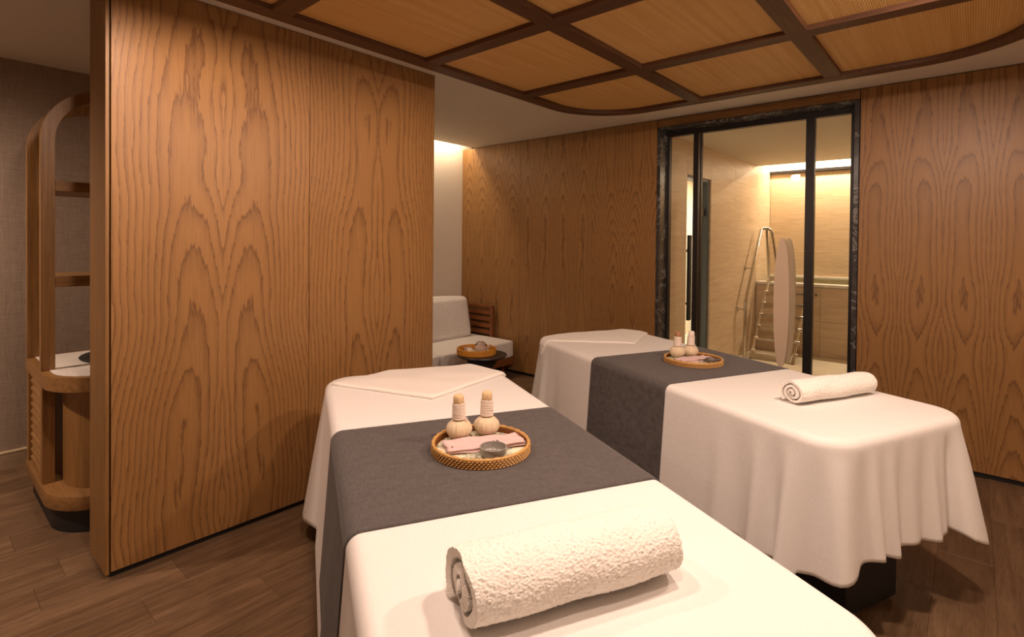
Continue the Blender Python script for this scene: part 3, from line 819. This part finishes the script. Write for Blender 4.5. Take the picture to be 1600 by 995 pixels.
# ------------------------------------------------------------------ cane trays and what they hold
def cane_tray(loc, rz, label, R, hgt, mats, name='rattan_tray', rows=4, nst=78, lin_mat='lining', group='rattan trays'):
    t = thing(name, label, 'tray', loc, rz, group)
    MB().lathe([(0.001, 0.002), (R-.006, .002), (R-.004, .005), (R-.008, .008), (.001, .008)], 64, cap=False).obj('base', mats[0], t, smooth=60)
    MB().lathe([(0.001, .0085), (R-.012, .0085), (R-.012, .010), (.001, .010)], 64, cap=False).obj('lining', MAT[lin_mat], t)
    k = MB(); pr = []
    rh = hgt/rows
    for i in range(rows):
        for j in range(9): 
            a = -PI/2+PI*j/8; pr.append((R+.0035*math.cos(a), rh*(i+.5)+rh*.5*math.sin(a)))
    pr += [(R-.005, hgt), (R-.005, .002)]
    k.lathe(pr, 96, cap=False); wl_ = k.obj('wall', mats[0], t, smooth=80)
    st = MB()
    for i in range(rows):
        for j in range(nst):
            a = 2*PI*(j+.5*(i % 2))/nst; z = rh*(i+.5)
            tx, ty = -math.sin(a), math.cos(a); rx, ry = math.cos(a), math.sin(a)
            l = PI*R/nst*.86; v = []
            for (q, s) in ((-1, .25), (-.5, .9), (.5, .9), (1, .25)):
                for (dr_, dz) in ((0.0, -.46), (.0042, -.22), (.0042, .22), (0.0, .46)):
                    v.append((rx*(R+.0022+dr_*s)+tx*l*q, ry*(R+.0022+dr_*s)+ty*l*q, z+dz*rh*s+q*rh*.22))
            st.add(v, [(m_*4+p_, m_*4+p_+1, m_*4+p_+5, m_*4+p_+4) for m_ in range(3) for p_ in range(3)])
    s_ = st.obj('weave', mats[1], wl_, smooth=180); s_['kind'] = 'stuff'
    # twisted top coil
    cp_ = MB(); seg = 150
    cp_.tube([((R-.001)*math.cos(2*PI*i/seg), (R-.001)*math.sin(2*PI*i/seg), hgt+.002) for i in range(seg)], [.0056+.0010*math.sin(i*2*PI*30/seg) for i in range(seg)], 10, close=True)
    cp_.obj('rim_coil', mats[1], t, smooth=80)
    return t
tz = TOP+.0062
t1 = b1.P(-.345, .457, tz)
cane_tray(t1, .3, 'round rattan tray with grey bowl on the runner of the partition-side bed', .160, .026, (MAT['cane'], MAT['cane_light']))
t2 = b2.P(-.335, .485, tz)
cane_tray(t2, 1.1, 'round rattan tray on the runner of the bed beside the glass door', .162, .024, (MAT['cane'], MAT['cane_light']), rows=3)

def compress(loc, label, knob, group, sc=1.0, tilt=(0, 0), rz=0):
    t = thing('herbal_compress', label, 'massage ball', loc, rz, group); t.rotation_euler = (tilt[0], tilt[1], rz); t.scale = (sc, sc, sc)
    pr = []
    for i in range(26):
        a = -PI/2+PI*.90*i/25; pr.append((max(.001, .0455*math.cos(a)), .036+.036*math.sin(a)))
    pr += [(.0185, .0745), (.019, .082)]
    ph = [random.uniform(0, 6) for _ in range(4)]
    def mod(t_, a): 
        s = math.sin(min(1, max(0, (t_-.22)/.6))*PI*.5)
        return 1+s*(.028*math.sin(15*a+ph[0])+.022*math.sin(23*a+ph[1])+.015*math.sin(8*a+ph[2]))
    MB().lathe(pr, 110, mod=mod).obj('ball', MAT['muslin'], t, smooth=180)
    bd = MB(); z = .074; i = 0
    while z < .128:
        r = .0222-.035*(z-.074) + .0006*random.random()
        tl = random.uniform(-.002, .002); ph_ = random.uniform(0, 6)
        bd.tube([(r*math.cos(2*PI*j/30), r*math.sin(2*PI*j/30), z+tl*math.sin(2*PI*j/30+ph_)) for j in range(30)], .0021, 6, close=True)
        z += .0031; i += 1
    bd.lathe([(.019, .072), (.0185, .10), (.0175, .129)], 30)
    b_ = bd.obj('cord_binding', MAT['cotton_cord'], t, smooth=60)
    MB().tube([(.0215, -.006, .079), (.028, -.004, .070), (.031, .004, .066), (.024, .012, .074)], .0018, 6).obj('cord_end', MAT['cotton_cord'], b_, smooth=180)
    kn = [(.0172, .126), (.0185, .132), (.0190, .142), (.0178, .151), (.0135, .1575), (.009, .1575), (.005, .155), (.001, .155)]
    MB().lathe(kn, 30, mod=lambda t_, a: 1+.04*math.sin(5*a+t_*3)).obj('knob', knob, t, smooth=180)
    return t
zt = tz+.0105
compress(b1.P(-.252, .408, zt), 'herbal massage ball with a pale rounded knob on the partition-side bed tray', MAT['herb_knob'], 'massage balls on the partition-side bed', .98, (.02, -.02), .4)
compress(b1.P(-.252, .508, zt), 'herbal massage ball with a pale rounded knob on the partition-side bed tray', MAT['herb_knob'], 'massage balls on the partition-side bed', .98, (-.01, .03), 2.0)
compress(b2.P(-.238, .452, zt), 'herbal massage ball with a brown knob on the tray beside the glass door', MAT['herb_knob_dark'], 'massage balls beside the glass door', 1.0, (.03, .0), 1.0)
compress(b2.P(-.246, .545, zt), 'herbal massage ball with a pale plain knob on the tray beside the glass door', MAT['cotton_cord'], 'massage balls beside the glass door', .99, (-.02, .04), .2)

def folded_cloth(loc, rz, lx, ly, th, label, curl=.006, group='folded pink cloths'):
    """three soft layers folded flat, slightly buckled"""
    t = thing('folded_cloth', label, 'cloth', loc, rz, group)
    for k in range(3):
        n, m = 40, 22; V = np.zeros((n, m, 3))
        s = np.linspace(-1, 1, n)[:, None]; q = np.linspace(-1, 1, m)[None]
        sh = [0, .004, -.003][k]
        V[..., 0] = lx/2*s+sh+.003*np.sin(q*3+k); V[..., 1] = ly/2*q*(1-.03*k)+sh+.003*np.sin(s*4+k)
        V[..., 2] = k*th/3 + curl*(.5+.5*np.sin(s*3.1+q*1.5+.6*k))*(.4+.6*np.abs(s)**2) + .0015*np.sin(s*9+q*5)
        e = np.minimum(1-np.abs(s), (1-np.abs(q))*ly/lx)
        V[..., 2] -= (th/3)*.45*np.exp(-(e/.02)**1)
        V[..., 2] += .002
        grid_obj('layer', V, MAT['pink_cloth'], t, solid=th/3*.8, offset=1)
    return t
fc1 = folded_cloth(b1.P(-.341, .470, zt), b1.rz-.04, .262, .098, .016, 'folded pale pink cloth on the tray of the partition-side bed')
folded_cloth(b2.P(-.333, .490, zt), b2.rz+.02, .235, .085, .014, 'folded pale pink cloth on the tray beside the glass door')
def leaf_print(cloth, spots):
    for (x, y, a, l) in spots:
        p = [(x+l*math.cos(a)*t-l*.28*math.sin(a)*math.sin(PI*(t+1)/2)*s_, y+l*math.sin(a)*t+l*.28*math.cos(a)*math.sin(PI*(t+1)/2)*s_) for s_, ts_ in ((1, np.linspace(-1, 1, 7)), (-1, np.linspace(1, -1, 7)[1:-1])) for t in ts_]
        MB().prism(p, .0215, .0228).obj('printed_leaf', plain('leaf_print_ink', lin(70, 62, 60), .8), cloth)
def bowl(loc, label, mat, R=.044, h=.034, name='small_bowl', group='small bowls'):
    t = MB().lathe([(.001, 0), (R*.62, 0), (R*.80, h*.10), (R*.97, h*.45), (R, h*.97), (R-.0015, h), (R-.004, h*.98), (R-.006, h*.5), (R*.7, h*.22), (.001, h*.18)], 56, cap=False).obj(name, mat, None, smooth=60)
    t.location = loc; return tag(t, label, 'bowl', group)
leaf_print(fc1, [(.010, -.030, .5, .006), (.024, -.026, 1.2, .006), (.038, -.027, 2.0, .006), (-.118, -.036, .9, .006)])
bowl(b1.P(-.438, .468, zt), 'small grey glazed bowl in the tray in front of the pink cloth', MAT['ceramic_grey'])
bowl(b2.P(-.420, .548, zt), 'small dark grey bowl in the tray beside the glass door', plain('dark_glaze', lin(112, 100, 92), .35, noise=.2), .040, .022)

# ------------------------------------------------------------------ sofa in the alcove
so = thing('sofa', 'teak framed sofa with pale linen cushions in the alcove', 'sofa', (-4.2, 3.4, 0))
SB = Vector(so.location)
def sp(mb, name, mat, parent=so, **kw):
    o = mb.obj(name, mat, parent, **kw)
    if parent is so: o.location = -SB
    return o
SY0, SY1 = 2.28, 4.405
sp(MB().box(-4.62, -3.80, SY0, SY1, .115, .195), 'seat_frame', MAT['teak'], bevel=.004)
for x in (-3.93, -4.58):
    for y in (SY0+.04, SY1-.05):
        sp(MB().add([(x-.018, y-.018, 0), (x+.018, y-.018, 0), (x+.018, y+.018, 0), (x-.018, y+.018, 0), (x-.025, y-.025, .116), (x+.025, y-.025, .116), (x+.025, y+.025, .116), (x-.025, y+.025, .116)],
                    [(3, 2, 1, 0), (4, 5, 6, 7), (0, 1, 5, 4), (1, 2, 6, 5), (2, 3, 7, 6), (3, 0, 4, 7)]), 'leg', MAT['teak'])
def cushion(sx, sy, sz, r=.03, puff=.015, n=26):
    """soft box: superellipsoid-like rounded box with a piping edge"""
    bm = bmesh.new(); bmesh.ops.create_cube(bm, size=2)
    bmesh.ops.subdivide_edges(bm, edges=list(bm.edges), cuts=n, use_grid_fill=True)
    for v in bm.verts:
        p = v.co
        q = Vector((p.x*(sx/2), p.y*(sy/2), p.z*(sz/2)))
        c_ = Vector((max(-sx/2+r, min(sx/2-r, q.x)), max(-sy/2+r, min(sy/2-r, q.y)), max(-sz/2+r, min(sz/2-r, q.z))))
        d_ = q-c_
        if d_.length > 1e-6: q = c_ + d_.normalized()*min(r, d_.length) if d_.length > r else q
        q.z += puff*p.z*(1-p.x**2)*(1-p.y**2); q.x += puff*.5*p.x*(1-p.z**2)*(1-p.y**2); q.y += puff*.5*p.y*(1-p.z**2)*(1-p.x**2)
        v.co = q
    me = bpy.data.meshes.new('cushion'); bm.to_mesh(me); bm.free()
    me.polygons.foreach_set('use_smooth', [True]*len(me.polygons)); me.materials.append(MAT['sofa_cloth'])
    return me
seat_me = cushion(.70, 1.045, .185, .03, .012)
for yc in (3.875, 2.82):
    o = bpy.data.objects.new('seat_cushion', seat_me); link(o, so); o.location = Vector((-4.14, yc, .285))-SB
back_me = cushion(.17, 1.0, .45, .05, .03)
for yc in (3.745, 2.73):
    o = bpy.data.objects.new('back_cushion', back_me); link(o, so); o.location = Vector((-4.405, yc, .60))-SB; o.rotation_euler = (0, math.radians(-11), 0)
for k, z in enumerate((.40, .475, .55, .625)):
    sp(MB().box(-4.62, -4.135, SY1-.028, SY1-.010, z, z+.045), 'arm_slat', MAT['teak'], bevel=.002, seg=1)
sp(MB().box(-4.64, -4.10, SY1-.038, SY1, .70, .732), 'arm_rail', MAT['teak'], bevel=.004)
sp(MB().box(-4.135, -4.095, SY1-.038, SY1, .195, .70), 'arm_post', MAT['teak'], bevel=.003)
for z in (.42, .50, .58, .66):
    sp(MB().box(-4.645, -4.628, SY0, SY1-.04, z, z+.045), 'back_slat', MAT['teak'], bevel=.002, seg=1)
sp(MB().box(-4.66, -4.63, SY1-.05, SY1-.01, .19, .72), 'back_post', MAT['teak'])
sp(MB().box(-4.66, -4.63, SY0, SY0+.04, .19, .72), 'back_post', MAT['teak'])

TX, TY, TZ = -3.30, 3.39, .45
tb = thing('side_table', 'black round side table with an hourglass base in front of the sofa', 'side table', (TX, TY, 0))
MB().lathe([(.001, TZ-.022), (.19, TZ-.022), (.218, TZ-.014), (.224, TZ-.005), (.222, TZ), (.001, TZ)], 64, cap=False).obj('table_top', MAT['table_black'], tb, smooth=50)
MB().lathe([(.15, 0), (.155, .01), (.15, .04), (.125, .12), (.095, .20), (.078, .265), (.08, .29), (.095, .325), (.122, .365), (.140, .395), (.150, TZ-.0225)], 48).obj('base', MAT['table_black'], tb, smooth=60)
tt = (TX-.055, TY-.015, TZ+.001)
cane_tray(tt, .2, 'amber rattan tray with tea things on the black side table', .172, .045, (MAT['amber_cane'], MAT['amber_cane']), rows=4, nst=60, lin_mat='lining', group='rattan trays')
tp = thing('teapot', 'small stoneware teapot with brown lid in the amber tray', 'teapot', (TX-.03, TY+.015, TZ+.0115), .7)
MB().lathe([(.001, 0), (.036, 0), (.052, .012), (.059, .03), (.055, .05), (.042, .064), (.034, .068)], 40).obj('body', MAT['ceramic_pink'], tp, smooth=60)
ld = MB().lathe([(.036, .067), (.037, .072), (.03, .080), (.012, .085), (.010, .092), (.012, .098), (.001, .101)], 32).obj('lid', MAT['ceramic_pink'], tp, smooth=60)
MB().tube([(.045, 0, .030), (.066, 0, .042), (.080, 0, .062), (.086, 0, .070)], [.014, .011, .008, .007], 12).obj('spout', MAT['ceramic_pink'], tp, smooth=60)
MB().tube([(-.045*math.cos(a)*1.0, 0, .066+.030*math.sin(a)) for a in np.linspace(0, PI, 16)], .004, 8).obj('handle', MAT['ceramic_brown'], tp, smooth=60)
for s in (-1, 1):
    MB().lathe([(.008, 0), (.008, .012), (.001, .014)], 12, (s*.045, 0, .058)).obj('handle_lug', MAT['ceramic_brown'], tp, smooth=60)
for (dx, dy, lb) in ((-.115, -.05, 'pinkish stoneware tea cup in the amber tray on the side table'), (-.062, -.075, 'small white tea cup in the amber tray on the side table')):
    cpm = MAT['ceramic_pink'] if dx < -.1 else plain('white_glaze', lin(240, 226, 206), .25)
    r_ = .036 if dx < -.1 else .026
    o = MB().lathe([(.001, 0), (r_*.6, 0), (r_*.9, .010), (r_, .034), (r_-.002, .036), (r_-.005, .034), (r_*.7, .010), (.001, .008)], 32, cap=False).obj('tea_cup', cpm, None, smooth=60)
    o.location = (tt[0]+dx+.03, tt[1]+dy+.02, TZ+.0115); tag(o, lb, 'cup', 'tea cups')

# ------------------------------------------------------------------ vanity with arched shelf behind the partition
va = thing('vanity_unit', 'arched oak vanity stand with shelves, louvred side and marble counter', 'vanity', (-3.65, .74, 0))
VB = Vector(va.location)
def vp(mb, name, mat, parent=va, **kw):
    o = mb.obj(name, mat, parent, **kw)
    if parent is va: o.location = -VB
    return o
def plan(ins):
    x0, x1, y0, y1, r = -4.06+ins, -3.21-ins, .45+ins, 1.03-ins, .27-ins*.8
    pts = [(x0, y1), (x0, y0)]
    for i in range(25):
        a = -PI/2+PI/2*i/24; pts.append((x1-r+r*math.cos(a), y0+r+r*math.sin(a)))
    for i in range(25):
        a = PI/2*i/24; pts.append((x1-r+r*math.cos(a), y1-r+r*math.sin(a)))
    return pts
vp(MB().prism(plan(.028), 0, .118), 'plinth', MAT['black_matte'], smooth=30)
vp(MB().prism(plan(0), .12, .19), 'lower_rim', MAT['oak_x'], bevel=.003, seg=2, smooth=30)
vp(MB().prism(plan(.088), .19, .70), 'body', MAT['oak_z'], smooth=30)
vp(MB().prism(plan(0), .70, .77, hole=plan(.035)), 'upper_rim', MAT['oak_x'], smooth=30)
vp(MB().prism(plan(.036), .70, .772), 'counter', MAT['marble_white'], smooth=30)
for x0 in (-3.605, -4.06):
    for y0 in (.455, .975):
        vp(MB().box(x0, x0+.045, y0, y0+.052, .19, .70), 'post', MAT['oak_z'], bevel=.002, seg=1)
vp(MB().box(-4.015, -3.98, .472, .50, .20, .69), 'louvre_frame', MAT['oak_z'])
vp(MB().box(-3.64, -3.605, .472, .50, .20, .69), 'louvre_frame', MAT['oak_z'])
for i in range(11):
    z = .215+i*.043
    vp(MB().add([(-3.98, .462, z), (-3.64, .462, z), (-3.64, .502, z+.038), (-3.98, .502, z+.038), (-3.98, .462, z+.008), (-3.64, .462, z+.008), (-3.64, .502, z+.046), (-3.98, .502, z+.046)],
                [(3, 2, 1, 0), (4, 5, 6, 7), (0, 1, 5, 4), (1, 2, 6, 5), (2, 3, 7, 6), (3, 0, 4, 7)]), 'louvre_slat', MAT['oak_x'])
def arch(x0, x1):
    y0, y1, zs, wd_ = .452, 1.03, 1.955, .056
    R_ = (y1-y0)/2; cy = (y0+y1)/2
    outer = [(y0, .772)]+[(cy-R_*math.cos(a), zs+R_*math.sin(a)) for a in np.linspace(0, PI, 41)]+[(y1, .772)]
    innr = [(y0+wd_, .772)]+[(cy-(R_-wd_)*math.cos(a), zs+(R_-wd_)*math.sin(a)) for a in np.linspace(0, PI, 41)]+[(y1-wd_, .772)]
    n = len(outer); v = [(x, y, z) for x in (x0, x1) for L_ in (outer, innr) for y, z in L_]
    f = []
    for i in range(n-1):
        f += [(i, i+1, n+i+1, n+i), (2*n+i, 3*n+i, 3*n+i+1, 2*n+i+1), (i, 2*n+i, 2*n+i+1, i+1), (n+i, n+i+1, 3*n+i+1, 3*n+i)]
    f += [(0, n, 3*n, 2*n), (n-1, 3*n-1, 4*n-1, 2*n-1)]
    return MB().add(v, f)
vp(arch(-3.605, -3.56), 'arch', MAT['oak_z'], smooth=30)
vp(arch(-4.06, -4.015), 'arch', MAT['oak_z'], smooth=30)
for z0, z1 in ((1.692, 1.745), (1.196, 1.250)):
    vp(MB().box(-4.015, -3.565, .509, .973, z0, z1), 'shelf', MAT['oak_h'], bevel=.003)
bs = MB().lathe([(.001, .004), (.20, .004), (.225, .001), (.232, .006), (.228, .009), (.15, .006), (.001, .005)], 56, cap=False).obj('wash_basin', MAT['black_matte'], None, smooth=50)
bs.location = (-3.72, .80, .7725); bs.scale = (1, .72, 1); tag(bs, 'shallow black oval basin in the white marble counter', 'basin')
